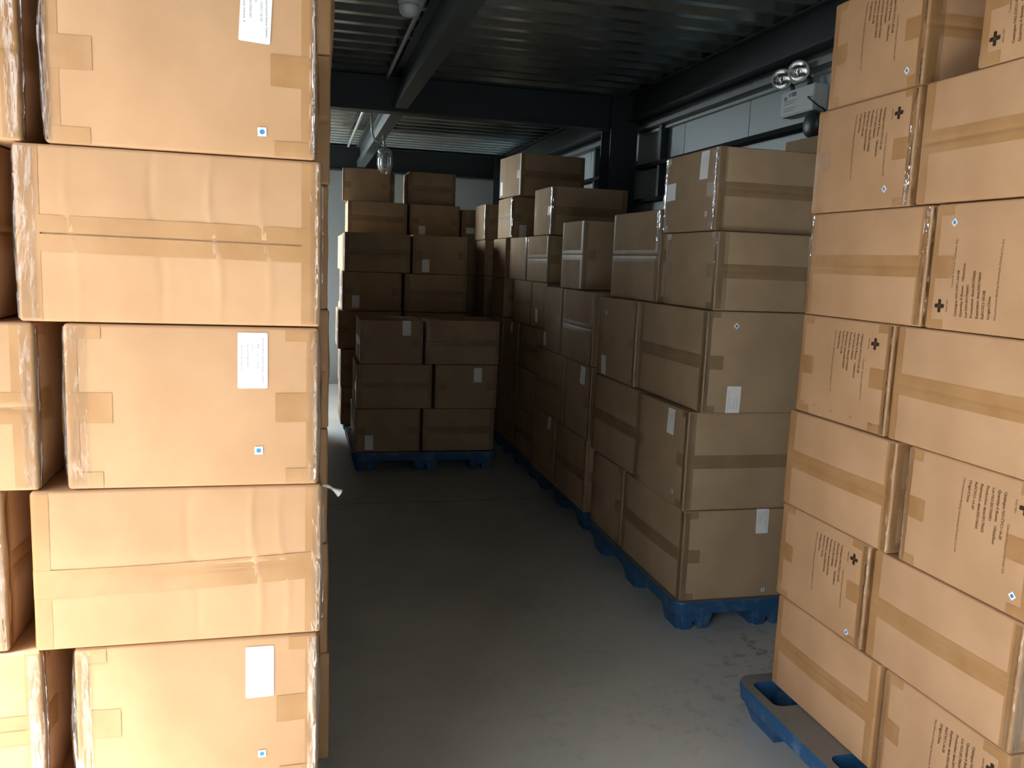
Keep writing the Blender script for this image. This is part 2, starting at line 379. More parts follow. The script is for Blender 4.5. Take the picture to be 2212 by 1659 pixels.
# faces a decal may sit on:   origin corner (bottom left as seen), right vector, up vector
def face_frame(f, a, b, h):
    if f == '-y': return Vector((-a/2, -b/2, 0)), Vector((1, 0, 0)), a
    if f == '+y': return Vector((a/2, b/2, 0)), Vector((-1, 0, 0)), a
    if f == '-x': return Vector((-a/2, b/2, 0)), Vector((0, -1, 0)), b
    return Vector((a/2, -b/2, 0)), Vector((0, 1, 0)), b
def decal(parent, name, s, dims, f, u, v, w, h, m, rot=0.0, eps=.0016, nseg=4, rounded=.003):
    """a flat sticker centred at (u, v) of face f"""
    o, rt, _ = face_frame(f, *dims); bm = bmesh.new(); up = Vector((0, 0, 1)); c, sn = math.cos(rot), math.sin(rot)
    nu, nv = (4, 7) if max(w, h) > .04 else (1, 1)
    xs = lin(-w/2, w/2, nu); ys = lin(-h/2, h/2, nv); k = rounded
    if nu > 1: xs = sorted(xs + [-w/2+k, w/2-k]); ys = sorted(ys + [-h/2+k, h/2-k])
    vs = []
    for x in xs:
        row = []
        for y in ys:
            px_, py_ = x, y
            if nu > 1 and abs(abs(x)-w/2) < 1e-6 and abs(abs(y)-h/2) < 1e-6: px_, py_ = x*(1-.6*k/w), y*(1-.6*k/h)
            row.append(bm.verts.new(s.at(o + rt*(u + px_*c - py_*sn) + up*(v + px_*sn + py_*c), eps, False)))
        vs.append(row)
    for i in range(len(xs)-1):
        for j in range(len(ys)-1): bm.faces.new((vs[i][j], vs[i+1][j], vs[i+1][j+1], vs[i][j+1]))
    return link(name, mesh_from(bm, name), m, parent)
def disc_decal(parent, name, s, dims, f, u, v, r, m, eps):
    o, rt, _ = face_frame(f, *dims); bm = bmesh.new()
    bm.faces.new([bm.verts.new(s.at(o + rt*(u + r*math.cos(t)) + Vector((0, 0, v + r*math.sin(t))), eps, False)) for t in [2*math.pi*i/20 for i in range(20)]])
    return link(name, mesh_from(bm, name), m, parent)
# printed text -------------------------------------------------------------
def text_mesh(lines, key):
    """lines: (string, r, d, length, height, bold) -> flat mesh in the text frame (x reads right, y up, origin top left)"""
    if key in _cache: return _cache[key]
    bm = bmesh.new()
    for st, r, dd, ln, ht, bold in lines:
        cu = bpy.data.curves.new('t', 'FONT'); cu.body = st; cu.size = 1.0; cu.resolution_u = 2; cu.offset = 0.022 if bold else 0.0
        to = bpy.data.objects.new('t', cu); COL.objects.link(to)
        dg = bpy.context.evaluated_depsgraph_get(); me = bpy.data.meshes.new_from_object(to.evaluated_get(dg))
        xs = [v.co.x for v in me.vertices]; x0_, x1_ = min(xs), max(xs); sx = ln/max(1e-6, x1_-x0_); sy = ht/0.72
        for v in me.vertices: v.co = Vector((r + (v.co.x-x0_)*sx, -dd + v.co.y*sy, 0))
        bm.from_mesh(me); bpy.data.meshes.remove(me); bpy.data.objects.remove(to); bpy.data.curves.remove(cu)
    me = bpy.data.meshes.new('printed_text'); bm.to_mesh(me); bm.free(); _cache[key] = me; return me
def print_lines(code):
    big = [('Central Venous Catheter Kit', .113, .094, .125, .0072, False)]
    L0 = [('Catalogue NO.' + code, .120), ('Quantity-4 Boxes   10kits/box', .139), ('Lot NO.201706001', .083), ('Production date:20170605', .120), ('Expiration date:20210604', .116),
          ('Ref:' + code, .071), ('Origin:China', .058)]
    out = [(t, .038, .114 + .0187*i, ln, .0082, True) for i, (t, ln) in enumerate(L0)]
    return big + out + [('Manufacturer:Beijing Anesthesia Medical Co.,ltd', .038, .2465, .197, .0068, False)]
def place_text(parent, name, me, s, dims, f, rot, m, off=0.0, eps=.0014, origin=None):
    """lay a text frame on face f; rot=+90 reads upward from the bottom left, -90 reads downward from the top right"""
    o, rt, wd = face_frame(f, *dims); up = Vector((0, 0, 1)); h = dims[2]
    if origin is not None: O = o + rt*origin[0] + up*origin[1]
    else: O = (o + rt*off) if rot > 0 else (o + rt*(wd-off) + up*h)
    ex, ey = (up, -rt) if rot > 0 else (-up, rt)
    me = me.copy(); me.materials.clear()
    for v in me.vertices: v.co = s.at(O + ex*v.co.x + ey*v.co.y, eps, False)
    return link(name, me, m, parent)
def cross_mesh():
    if 'cross' in _cache: return _cache['cross']
    bm = bmesh.new()
    def poly(p): bm.faces.new([bm.verts.new((x, y, 0)) for x, y in p])
    L_, w, g = .0175, .0053, .0009
    for k in range(4):
        c, s_ = math.cos(k*math.pi/2), math.sin(k*math.pi/2)
        for pts in ([(w, -w), (L_-.002, -w), (L_, -w+.003), (L_, w), (w, w)], [(g*.8, 0), (w, -w+g*.5), (w, w-g*.5)]):
            poly([(x*c - y*s_ + .063, x*s_ + y*c - .050) for x, y in pts])
    me = bpy.data.meshes.new('cross_logo'); bm.to_mesh(me); bm.free(); _cache['cross'] = me; return me
def logo_word(): return text_mesh([('ANES MED', .047, .080, .033, .0055, False)], 'anes')
LABEL_LINES = [('Antimicrobial Central Venous Catheter', .010, .0110, .092, .0042, False), ('REF: CVC1-16-20', .022, .0205, .050, .0040, False), ('Qty: 20', .023, .0305, .014, .0040, False),
               ('No: 20170601001', .022, .0405, .045, .0040, False), ('Quantity: 4 boxes  8', .024, .0515, .052, .0040, False)]
def box_label(parent, s, dims, f, u, v, rot=-90, w=.058, h=.112, tilt=0.0, text=True, name='shipping_label'):
    lab = decal(parent, name, s, dims, f, u, v, w, h, PAPER, rot=tilt)
    if text:
        o = (u + w/2, v + h/2) if rot < 0 else (u - w/2, v - h/2)
        place_text(lab, 'printed_text', text_mesh(LABEL_LINES, 'lab'), s, dims, f, rot, INK_G, eps=.0022, origin=o)
    return lab
def dot_sticker(parent, s, dims, f, u, v, size=.0165, diamond=False):
    st = decal(parent, 'dot_sticker', s, dims, f, u, v, size, size, PAPER, rot=R(45) if diamond else R(2), rounded=.0008)
    disc_decal(st, 'blue_dot', s, dims, f, u, v, size*.29, BLUE_DOT, .0024)
def edge_film(parent, s, dims, sx, sy, seed, z0=.0, z1=None, w1=.024, w2=.024, lift=.006):
    """wrinkled clear film folded round one upright edge"""
    a, b, h = dims; z1 = z1 or h; rnd = random.Random(seed); bm = bmesh.new(); r = s.r; x, y = sx*a/2, sy*b/2
    pts = [(x, y - sy*t) for t in (w2, w2*.75, w2*.5, w2*.25, r, .5*r)] + [(x, y)] + [(x - sx*t, y) for t in (.5*r, r, w1*.3, w1*.6, w1)]
    zs = lin(z0+.006, z1-.006, 34); vs = []
    for i, (px, py) in enumerate(pts):
        mid = 1 - abs(i-5.5)/6.0; row = []
        for z in zs:
            k = noise.noise(Vector((i*.55+seed*5.1, z*9, seed)))*.5+.5; k2 = abs(noise.noise(Vector((i*1.3+seed, z*30-i*.8, 3.3))))
            ti = math.sin(math.pi*min(1, max(0, (z-z0)/(z1-z0))))
            row.append(bm.verts.new(s.at((px, py, z), .0022 + lift*mid*k*ti + .004*k2*mid, False)))
        vs.append(row)
    for i in range(len(pts)-1):
        for j in range(len(zs)-1): bm.faces.new((vs[i][j], vs[i+1][j], vs[i+1][j+1], vs[i][j+1])).smooth = True
    return link('stretch_film', mesh_from(bm, 'stretch_film'), FILM, parent)

class Box: pass
def carton(label, x0, x1, y0, y1, z0, z1, face, group=None, n=6, seed=0, yaw=0.0, tape=('-y',), dimmed=False, bulge=.006, tape_kw=None, plain=False, name='cardboard_box', creases=()):
    """axis aligned extents; face tells which face looks down -X ('seam' or 'end')"""
    cx, cy, h = (x0+x1)/2, (y0+y1)/2, z1-z0
    if face == 'seam': th, a, b = -90, y1-y0, x1-x0
    elif face == 'end': th, a, b = 0, x1-x0, y1-y0
    elif face == 'front_seam': th, a, b = 0, x1-x0, y1-y0
    else: th, a, b = 90, y1-y0, x1-x0           # front_end: an end face looks toward -Y
    o = bpy.data.objects.new(name, None); COL.objects.link(o); o.empty_display_size = .1
    o.location = (cx, cy, z0); o.rotation_euler = (0, 0, R(th)+yaw)
    tag(o, label, 'cardboard box', group)
    me, s = carton_body(a, b, h, seed % 4, n, bulge, creases)
    link('box_body', me, CARD_SHADE if dimmed else CARD, o)
    k = Box(); k.o, k.s, k.d = o, s, (a, b, h)
    if not plain:
        kw = dict(tape_kw or {}); tapes(o, a, b, h, s, tape, TAPE_SHADE if dimmed else TAPE, seed, **kw)
    return k
def printed(k, f, rot, code, off=0.0, dot=None, diamond=True, ink=None):
    place_text(k.o, 'printed_text', text_mesh(print_lines(code), code), k.s, k.d, f, rot, ink or INK_T, off)
    lg = place_text(k.o, 'cross_logo', cross_mesh(), k.s, k.d, f, rot, INK, off, eps=.0015)
    place_text(lg, 'logo_lettering', logo_word(), k.s, k.d, f, rot, INK_T, off)
    if dot:
        dot_sticker(k.o, k.s, k.d, f, dot[0], dot[1], diamond=diamond)

A_, B_ = 'CVC1-03-08', 'CVC1-16-20'
# --- the near right stack (text and tape alternate) -----------------------
XF = 1.66; RG = 'cartons on the near right pallet'
def rbox(lab, kind, ya, yb, z0, z1, seed, dx=0.0, **kw):
    dep = .47 if kind == 'seam' else .55
    tp = ('-y',) if kind == 'seam' else ('-y', '+y')
    return carton(lab, XF+dx, XF+dx+dep, ya, yb, z0, z1, kind, RG, seed=seed, n=7, tape=tp, **kw)
k = rbox('printed carton topmost at the far end of the near right stack, beside the emergency light', 'end', 2.109, 2.55, 2.133, 2.463, 1, .012); printed(k, '-x', -90, A_, .03, (2.55-2.173, .052)); edge_film(k.o, k.s, k.d, -1, -1, 11, w1=.05)
k = rbox('printed carton at the top right corner, black cross at its lower left', 'end', 1.43, 1.90, 2.133, 2.463, 2, .005); printed(k, '-x', 90, A_)
k = rbox('printed carton, second from the top at the far end of the near right stack', 'end', 2.098, 2.575, 1.802, 2.131, 3); printed(k, '-x', -90, A_, .025, (2.575-2.204, .055)); edge_film(k.o, k.s, k.d, -1, -1, 12)
k = rbox('wide taped carton without print, under the printed one in the top right corner', 'seam', 1.52, 2.072, 1.804, 2.131, 4)
k = rbox('unprinted taped carton, third from the top at the far end of the near right stack', 'seam', 2.0, 2.562, 1.468, 1.80, 5); edge_film(k.o, k.s, k.d, 1, -1, 13); edge_film(k.o, k.s, k.d, -1, -1, 14, w1=.02)
k = rbox('carton with upward reading print, cross at lower left and blue dot at upper left', 'end', 1.535, 1.982, 1.468, 1.80, 6); printed(k, '-x', 90, A_, 0, (1.982-1.908, .282))
k = rbox('printed carton with a row of small pen strokes along its bottom edge', 'end', 2.10, 2.562, 1.136, 1.466, 7); printed(k, '-x', -90, A_, .025); edge_film(k.o, k.s, k.d, -1, -1, 15, lift=.003)
PEN = k
k = rbox('wide taped carton at the right edge, in the middle layer of the near right stack', 'seam', 1.53, 2.078, 1.138, 1.466, 8, -.004)
k = rbox('taped carton in the third layer from the pallet, far end of the near right stack', 'seam', 2.03, 2.578, .804, 1.134, 9, -.008); edge_film(k.o, k.s, k.d, 1, -1, 16, w2=.06)
k = rbox('large carton with clear downward print and blue diamond, right edge below mid height', 'end', 1.54, 1.986, .804, 1.136, 10); printed(k, '-x', -90, B_, -.01, (1.986-1.586, .052)); edge_film(k.o, k.s, k.d, -1, 1, 17, w1=.03, lift=.003)
k = rbox('printed carton directly above the lowest carton at the far end of the near right stack', 'end', 2.10, 2.574, .472, .802, 11, -.006); printed(k, '-x', -90, B_, .015, (2.574-2.167, .03)); edge_film(k.o, k.s, k.d, -1, -1, 18)
k = rbox('long taped carton second from the pallet at the near end of the right stack', 'seam', 1.54, 2.084, .472, .80, 12); edge_film(k.o, k.s, k.d, 1, -1, 19, w2=.03)
k = rbox('lowest taped carton at the far end of the near right pallet, beside its corner pocket', 'seam', 2.005, 2.553, .14, .47, 13, -.006)
k = rbox('lowest printed carton on the near right pallet, cut by the bottom edge of the photo', 'end', 1.535, 1.987, .14, .47, 14); printed(k, '-x', -90, B_, -.005); edge_film(k.o, k.s, k.d, -1, 1, 20, w1=.02, lift=.004)
# pen strokes on the carton
bm = bmesh.new()
for u, v in ((.035, .022), (.105, .02), (.20, .017), (.30, .014), (.395, .012)):
    for e in (0, .007):
        pts = []
        for t in range(7):
            an = R(60 + t*12); pts.append((u + e + .013*math.cos(an)*.6, v + .004 + .016*math.sin(an) - e*.3 - t*.0016))
        o_, rt_, _ = face_frame('-x', *PEN.d)
        vs = [[bm.verts.new(PEN.s.at(o_ + rt_*(px+w_*.4) + Vector((0, 0, py+w_)), .0016, False)) for w_ in (-.0012, .0012)] for px, py in pts]
        for i in range(6): bm.faces.new((vs[i][0], vs[i+1][0], vs[i+1][1], vs[i][1]))
link('pen_strokes', mesh_from(bm, 'pen_strokes'), INK, PEN.o)

# --- the near left stack --------------------------------------------------
YA = 1.77; LG = 'cartons on the near left pallet'
def abox(lab, kind, xa, xb, z0, z1, seed, dy=0.0, yaw=0.0, depth=None, y=None, **kw):
    dep = depth or (.47 if kind == 'front_seam' else .55); yy_ = (YA if y is None else y) + dy
    tp = ('-y',) if kind == 'front_seam' else ('-y', '+y')
    return carton(lab, xa, xb, yy_, yy_+dep, z0, z1, kind, LG, seed=seed, n=8, tape=tp, yaw=yaw, bulge=.009, **kw)
k = abox('labelled carton at the top of the near left stack, label cut by the upper edge', 'front_end', -.461, .025, 1.785, 2.113, 21)
box_label(k.o, k.s, k.d, '-x', .374, 2.052-1.785, tilt=R(-3)); dot_sticker(k.o, k.s, k.d, '-x', .385, 1.832-1.785); edge_film(k.o, k.s, k.d, -1, -1, 31, w2=.012, w1=.03); edge_film(k.o, k.s, k.d, -1, 1, 32, w2=.012, w1=.06, lift=.012)
k = abox('carton with a dark open seam between two tape strips, second from the top at left', 'front_seam', -.517, .036, 1.454, 1.783, 22, creases=((.075, .0022), (-.03, -.0018), (.17, .0015), (-.18, .0014)), tape_kw=dict(split=True, width=.034, slope=-.004)); edge_film(k.o, k.s, k.d, -1, -1, 33, w1=.035); edge_film(k.o, k.s, k.d, 1, -1, 34, w1=.02)
k = abox('labelled carton with a complete white label, third from the top at left', 'front_end', -.443, .034, 1.124, 1.451, 23)
box_label(k.o, k.s, k.d, '-x', .348, 1.384-1.124); dot_sticker(k.o, k.s, k.d, '-x', .359, 1.199-1.124); edge_film(k.o, k.s, k.d, -1, 1, 35, w2=.04, w1=.08, lift=.010); edge_film(k.o, k.s, k.d, -1, -1, 36, w2=.02, w1=.05, lift=.014)
k = abox('carton with a sloping tape band, directly above the lowest labelled carton at left', 'front_seam', -.514, .040, .794, 1.122, 24, yaw=R(.6), creases=((.145, .0024), (.02, -.0014), (.2, .0016)), tape_kw=dict(width=.029, slope=.016, plow=-.018)); edge_film(k.o, k.s, k.d, 1, -1, 37, w1=.02)
# twisted film tail at its upper right corner
bm = bmesh.new(); rr = random.Random(4)
tube(bm, [(.278, -.20, .318), (.292, -.19, .312), (.300, -.185, .306)], [.003, .004, .003], 8)
lathe(bm, [(.003, 0), (.004, .008), (.007, .016), (.0095, .022)], (.300, -.185, .306), (.8, .1, -.55), 14)
link('film_tail', mesh_from(bm, 'film_tail'), mat('film_twist', (.62, .6, .57), .35), k.o)
k = abox('carton with a blank looking white label, at the bottom of the near left stack', 'front_end', -.443, .036, .466, .792, 25)
box_label(k.o, k.s, k.d, '-x', .36, .717-.466, text=False); dot_sticker(k.o, k.s, k.d, '-x', .364, .529-.466); edge_film(k.o, k.s, k.d, -1, 1, 38, w2=.03, w1=.06, lift=.02); edge_film(k.o, k.s, k.d, -1, -1, 39, w2=.02, w1=.06, lift=.016)
k = abox('lowest carton of the near left stack, on its pallet below the picture', 'front_seam', -.514, .036, .14, .464, 26)
for i, (xr, z0, z1, w, kd, t) in enumerate(((-.500, 1.785, 2.113, .55, 'front_seam', 'top carton at the left edge of the photo, beside the dark gap'),
        (-.562, 1.454, 1.783, .47, 'front_end', 'shaded carton deep in the gap at the left edge, second from the top'),
        (-.495, 1.124, 1.451, .55, 'front_seam', 'glaring white carton at the left edge at mid height, film hanging off its side'),
        (-.562, .794, 1.122, .47, 'front_end', 'overexposed carton at the left edge, second layer below mid height'),
        (-.504, .466, .792, .55, 'front_seam', 'overexposed carton in the bottom left corner of the photo'),
        (-.562, .14, .464, .47, 'front_end', 'lowest carton of the leftmost column, below the picture'))):
    k = abox(t, kd, xr-w, xr, z0, z1, 40+i, dy=.004*(i % 2), depth=.47 if kd == 'front_seam' else .55)
    edge_film(k.o, k.s, k.d, 1 if kd == 'front_seam' else -1, -1 if kd == 'front_seam' else 1, 50+i, lift=.01) if kd == 'front_seam' else edge_film(k.o, k.s, k.d, -1, -1, 50+i, lift=.01)
ordn = ('lowest', 'second', 'third', 'fourth', 'fifth', 'sixth', 'seventh')
for i in range(7):
    z0 = .14 + .329*i
    xr = (.080, .076, .070, .073, .066, .068, .078)[i]
    k = carton('brown carton showing a thin edge behind the near left stack, %s layer from the floor' % ordn[i], xr-.55, xr, 2.345, 2.815, z0, z0+.327, 'front_seam', LG, seed=60+i, n=5, bulge=.008, yaw=R((.3, -.4, .2, -.3, .3, .5, -1.6)[i]))

# --- unseen row behind the near left stack, added to block side light ---
for p in range(4):
    for q in range(2):
        for l in range(5):
            ya_ = 2.98 + 1.245*p + .60*q
            carton('unseen plain carton added in the row behind the near left stack', -.72, -.005-.02*((l+q) % 2), ya_, ya_+.585, .14+.386*l, .14+.386*l+.383, 'end', 'unseen cartons added behind the near left stack', n=2, seed=210+l+q, plain=True, dimmed=True)

# --- right row, second pallet --------------------------------------------
SG = 'cartons on the second right pallet'
def sbox(lab, face, x0, x1, ya, yb, z0, z1, seed, **kw):
    kw.setdefault('tape', ('-y',) if face == 'seam' else ('-y', '+y'))
    return carton(lab, x0, x1, ya, yb, z0, z1, face, kw.pop('group', SG), seed=seed, dimmed=kw.pop('dimmed', True), n=kw.pop('n', 6), **kw)
k = sbox('lowest carton on the second right pallet, white label at its upper right', 'seam', 1.630, 2.150, 3.285, 3.995, .14, .552, 71)
box_label(k.o, k.s, k.d, '+x', 2.01-1.63, .5-.14, w=.062, h=.118); dot_sticker(k.o, k.s, k.d, '+x', 2.042-1.63, .172-.14); edge_film(k.o, k.s, k.d, 1, -1, 81, w1=.02, w2=.03)
k = sbox('lowest carton at the far half of the second right pallet', 'end', 1.635, 2.335, 4.03, 4.50, .14, .55, 72)
k = sbox('carton labelled on its aisle side, tape band across its front, second right stack', 'end', 1.617, 2.317, 3.285, 3.835, .555, .993, 73)
box_label(k.o, k.s, k.d, '-x', 3.835-3.452, .923-.555, w=.07, h=.115, text=True); dot_sticker(k.o, k.s, k.d, '-x', 3.835-3.393, .06); edge_film(k.o, k.s, k.d, -1, -1, 82)
k = sbox('taped carton in the second layer, far half of the second right stack', 'seam', 1.635, 2.155, 3.862, 4.555, .555, .993, 74)
k = sbox('carton with blue diamond and low white label on its front, second right stack', 'seam', 1.652, 2.172, 3.245, 3.955, .997, 1.433, 75, tape_kw=dict(slope=.0))
box_label(k.o, k.s, k.d, '+x', 1.797-1.652, 1.055-.997, rot=90, w=.066, h=.118); dot_sticker(k.o, k.s, k.d, '+x', 1.787-1.652, 1.372-.997, .02, True); edge_film(k.o, k.s, k.d, 1, -1, 84)
k = sbox('carton with a narrow low label, far half of the second right stack, third layer', 'end', 1.635, 2.335, 3.975, 4.53, .997, 1.433, 76)
box_label(k.o, k.s, k.d, '-x', 4.53-4.41, 1.06-.997, rot=90, w=.075, h=.105, text=False); dot_sticker(k.o, k.s, k.d, '-x', .12, 1.348-.997, .022, True); edge_film(k.o, k.s, k.d, -1, -1, 85)
k = sbox('unlabelled carton under the top one of the second right stack', 'end', 1.67, 2.37, 3.238, 3.752, 1.436, 1.764, 77); edge_film(k.o, k.s, k.d, -1, -1, 86, w1=.05)
k = sbox('top carton of the second right stack with two white labels on its aisle side', 'end', 1.672, 2.372, 3.285, 3.815, 1.767, 2.112, 78)
box_label(k.o, k.s, k.d, '-x', 3.815-3.408, 2.045-1.767, w=.075, h=.118); lab = decal(k.o, 'address_label', k.s, k.d, '-x', .085, 1.952-1.767, .105, .077, PAPER); dot_sticker(k.o, k.s, k.d, '-x', 3.815-3.367, 1.838-1.767, .02, True); edge_film(k.o, k.s, k.d, -1, -1, 87, w1=.04); edge_film(k.o, k.s, k.d, -1, 1, 88, w1=.02)
k = sbox('carton with shiny creased tape, tucked beside the two top cartons of the second stack', 'seam', 1.668, 2.188, 3.828, 4.462, 1.436, 1.882, 79); edge_film(k.o, k.s, k.d, 1, -1, 89, w1=.04)
for l in range(4): sbox('carton stacked against the wall, hidden behind the second right stack', 'seam', 2.40, 2.555, 3.60, 4.0, .14+.425*l, .14+.425*l+.423, 80+l, plain=True, n=3)
k = sbox('carton corner rising behind the top of the second right stack, below the round alarm bell', 'seam', 2.40, 2.555, 3.60, 4.0, 1.84, 2.264, 80, plain=True, n=3)

# --- right row, third pallet ---------------------------------------------
TG = 'cartons on the third right pallet'
def tb(lab, face, ya, yb, z0, z1, seed, x=1.635, dep=None, **kw):
    return sbox(lab, face, x, x+(dep or (.52 if face == 'seam' else .62)), ya, yb, z0, z1, seed, group=kw.pop('group', TG), n=kw.pop('n', 4), tape_kw=kw.pop('tape_kw', dict(corners=False)), **kw)
tb('lowest carton at the near end of the third right pallet', 'seam', 4.63, 5.25, .14, .575, 91)
k = tb('lowest carton at the far end of the third right pallet, slim white label', 'end', 5.28, 5.85, .14, .575, 92); box_label(k.o, k.s, k.d, '-x', 5.85-5.40, .535-.14, w=.07, h=.09, text=False)
k = tb('dark carton labelled near its top edge, second layer of the third right stack', 'end', 4.61, 5.125, .577, 1.015, 93); box_label(k.o, k.s, k.d, '-x', 5.125-4.755, .95-.577, w=.085, h=.105, text=False); edge_film(k.o, k.s, k.d, -1, -1, 102, w1=.02)
tb('dark carton in the second layer, far half of the third right stack', 'seam', 5.145, 5.80, .577, 1.015, 94)
k = tb('dark carton in the third layer, nearest on the third right stack', 'seam', 4.63, 5.22, 1.017, 1.448, 95); edge_film(k.o, k.s, k.d, 1, -1, 103, w1=.02)
k = tb('dark carton with a small low label, third layer of the third right stack', 'end', 5.26, 5.66, 1.017, 1.448, 96); box_label(k.o, k.s, k.d, '-x', .06, .075, w=.07, h=.095, text=False)
k = tb('carton with a tape band standing on top of the third right stack', 'seam', 4.955, 5.385, 1.452, 1.872, 97, x=1.66, dep=.46)
# --- right row, fourth pallet --------------------------------------------
UG = 'cartons on the fourth right pallet'
dz = .3325
def ub(lab, face, ya, yb, lay, seed, x=1.66, **kw):
    return tb(lab, face, ya, yb, .14+dz*lay, .14+dz*lay+dz-.004, seed, x=x, dep=.47 if face == 'seam' else .55, group=kw.pop('group', UG), **kw)
ub('lowest dark carton at the near end of the fourth right pallet', 'seam', 5.93, 6.48, 0, 111)
ub('lowest dark carton at the far end of the fourth right pallet', 'end', 6.50, 6.97, 0, 112)
ub('dark carton in the second layer, near half of the fourth right stack', 'end', 5.93, 6.40, 1, 113)
ub('dark carton in the second layer, far half of the fourth right stack', 'seam', 6.42, 6.97, 1, 114)
ub('dark carton in the third layer, near half of the fourth right stack', 'seam', 5.87, 6.42, 2, 115)
k = ub('dark carton with a slim label, third layer, far half of fourth right stack', 'end', 6.45, 6.93, 2, 116); box_label(k.o, k.s, k.d, '-x', 6.93-6.652, .275, w=.075, h=.085, text=False)
k = ub('dark carton with a faint label, fourth layer, near half of fourth right stack', 'end', 5.69, 6.09, 3, 117); box_label(k.o, k.s, k.d, '-x', 6.09-5.925, .09, w=.065, h=.096, text=False)
ub('dark carton in the fourth layer, far half of the fourth right stack', 'seam', 6.11, 6.66, 3, 118)
k = ub('grey lit carton with tape band in the fifth layer of the fourth right stack', 'seam', 5.715, 6.275, 4, 119); edge_film(k.o, k.s, k.d, -1, -1, 104, w1=.02)
k = ub('grey lit carton without tape in the fifth layer of the fourth right stack, far half', 'end', 6.30, 6.825, 4, 120); edge_film(k.o, k.s, k.d, -1, -1, 105)
k = ub('large pale sided carton alone on top of the fourth right stack, glinting upright edge', 'end', 5.685, 6.135, 5, 121, x=1.665); edge_film(k.o, k.s, k.d, -1, -1, 106, w1=.02)
# --- right row, fifth pallet ---------------------------------------------
VG = 'cartons on the fifth right pallet'
for l in range(4):
    ub('very dark carton on the fifth right pallet, near column, %s layer' % ordn[l], 'end', 7.0, 7.468, l, 131+l, group=VG, n=3)
    ub('very dark carton on the fifth right pallet, far column, %s layer' % ordn[l], 'end', 7.80, 8.27, l, 141+l, group=VG, n=3)
ub('half lit carton in the fifth layer of the fifth right pallet, near column', 'end', 7.0, 7.46, 4, 135, group=VG)
ub('half lit carton in the fifth layer of the fifth right pallet, far column', 'end', 7.83, 8.25, 4, 145, group=VG)
k = ub('carton with lit taped side and labelled dark front, under the bright topmost carton', 'seam', 6.83, 7.315, 5, 136, group=VG); box_label(k.o, k.s, k.d, '+x', .10, .055, w=.06, h=.1, text=False); edge_film(k.o, k.s, k.d, 1, -1, 107, w1=.02)
k = ub('narrow lit carton at the far end of the right row, sixth layer', 'end', 7.87, 8.335, 5, 146, group=VG); edge_film(k.o, k.s, k.d, -1, -1, 108)
k = ub('brightest carton, topmost of the right row, small label low on its lit side', 'end', 6.68, 7.21, 6, 137, group=VG); k.o.rotation_euler.z = R(5.5); k.o.location.x = 1.93
box_label(k.o, k.s, k.d, '-x', .065, .075, w=.06, h=.11, text=False)
for l in range(6):
    k = carton('dark carton in the far corner behind the right row, %s layer%s' % (ordn[l], ', label facing the aisle' if l == 5 else ''), 1.555, 2.205, 8.5, 8.97, .14+.328*l, .14+.328*l+.325, 'front_seam', 'cartons in the far right corner', seed=150+l, n=3, dimmed=True, plain=l < 5)
    if l == 5: box_label(k.o, k.s, k.d, '-y', .09, .12, w=.085, h=.06, text=False)

# --- the stack across the end of the aisle -------------------------------
EG = 'cartons on the low pallet at the aisle end'
def eb(lab, face, xa, xb, z0, z1, seed, y=6.3, dep=.5, group=EG, **kw):
    kw.setdefault('tape', ('-y',) if face == 'front_seam' else ('-y', '+y')); kw.setdefault('n', 4)
    return carton(lab, xa, xb, y, y+dep, z0, z1, face, group, seed=seed, dimmed=True, tape_kw=dict(corners=False), **kw)
k = eb('bottom left carton of the low pallet at the aisle end, label near its lower edge', 'front_end', .388, .880, .145, .473, 161); box_label(k.o, k.s, k.d, '-x', .496-.388, .217-.145, w=.062, h=.112, text=False)
k = eb('bottom right carton of the low pallet at the aisle end', 'front_seam', .90, 1.457, .145, .473, 162)
k = eb('middle left carton of the low pallet at the aisle end, pale tape across it', 'front_seam', .396, .962, .476, .812, 163)
k = eb('middle right carton of the low pallet at the aisle end, label at its upper right', 'front_end', .985, 1.468, .476, .812, 164); box_label(k.o, k.s, k.d, '-x', 1.314-.985, .735-.476, w=.062, h=.11, text=False)
k = eb('top left carton of the low pallet at the aisle end, label at its upper right', 'front_end', .42, .886, .815, 1.142, 165); box_label(k.o, k.s, k.d, '-x', .762-.42, 1.085-.815, w=.062, h=.112, text=False)
k = eb('top right carton of the low pallet at the aisle end, shiny double tape strip', 'front_seam', .905, 1.475, .815, 1.15, 166); edge_film(k.o, k.s, k.d, -1, -1, 111)
WG = 'cartons of the tall stack at the back'
for l in range(3):
    eb('dark carton of the tall back stack, left column, %s layer, mostly behind the low pallet' % ordn[l], 'front_end', (.335, .33, .305)[l], .85, .14+dz*l, .14+dz*l+dz-.003, 171+l, y=7.4, dep=.56, group=WG, n=3)
    eb('dark carton of the tall back stack, right column, %s layer, behind the low pallet' % ordn[l], 'front_seam', .87, 1.42, .14+dz*l, .14+dz*l+dz-.003, 175+l, y=7.4, dep=.56, group=WG, n=3)
k = eb('dark carton with faint label just above the low load, tall back stack, left', 'front_end', .337, .842, 1.139, 1.470, 181, y=7.4, dep=.56, group=WG); box_label(k.o, k.s, k.d, '-x', .45-.337, 1.215-1.139, w=.064, h=.105, text=False)
k = eb('dark unlabelled carton just above the low load, tall back stack, right', 'front_seam', .868, 1.42, 1.139, 1.470, 182, y=7.4, dep=.56, group=WG)
k = eb('dark carton with dull tape strip, left in the fifth layer, tall back stack', 'front_seam', .353, .912, 1.473, 1.803, 183, y=7.4, dep=.56, group=WG)
k = eb('carton with a low white label, right in the fifth layer, tall back stack', 'front_end', .932, 1.412, 1.473, 1.803, 184, y=7.4, dep=.56, group=WG); box_label(k.o, k.s, k.d, '-x', 1.047-.932, 1.543-1.473, w=.064, h=.11, text=False)
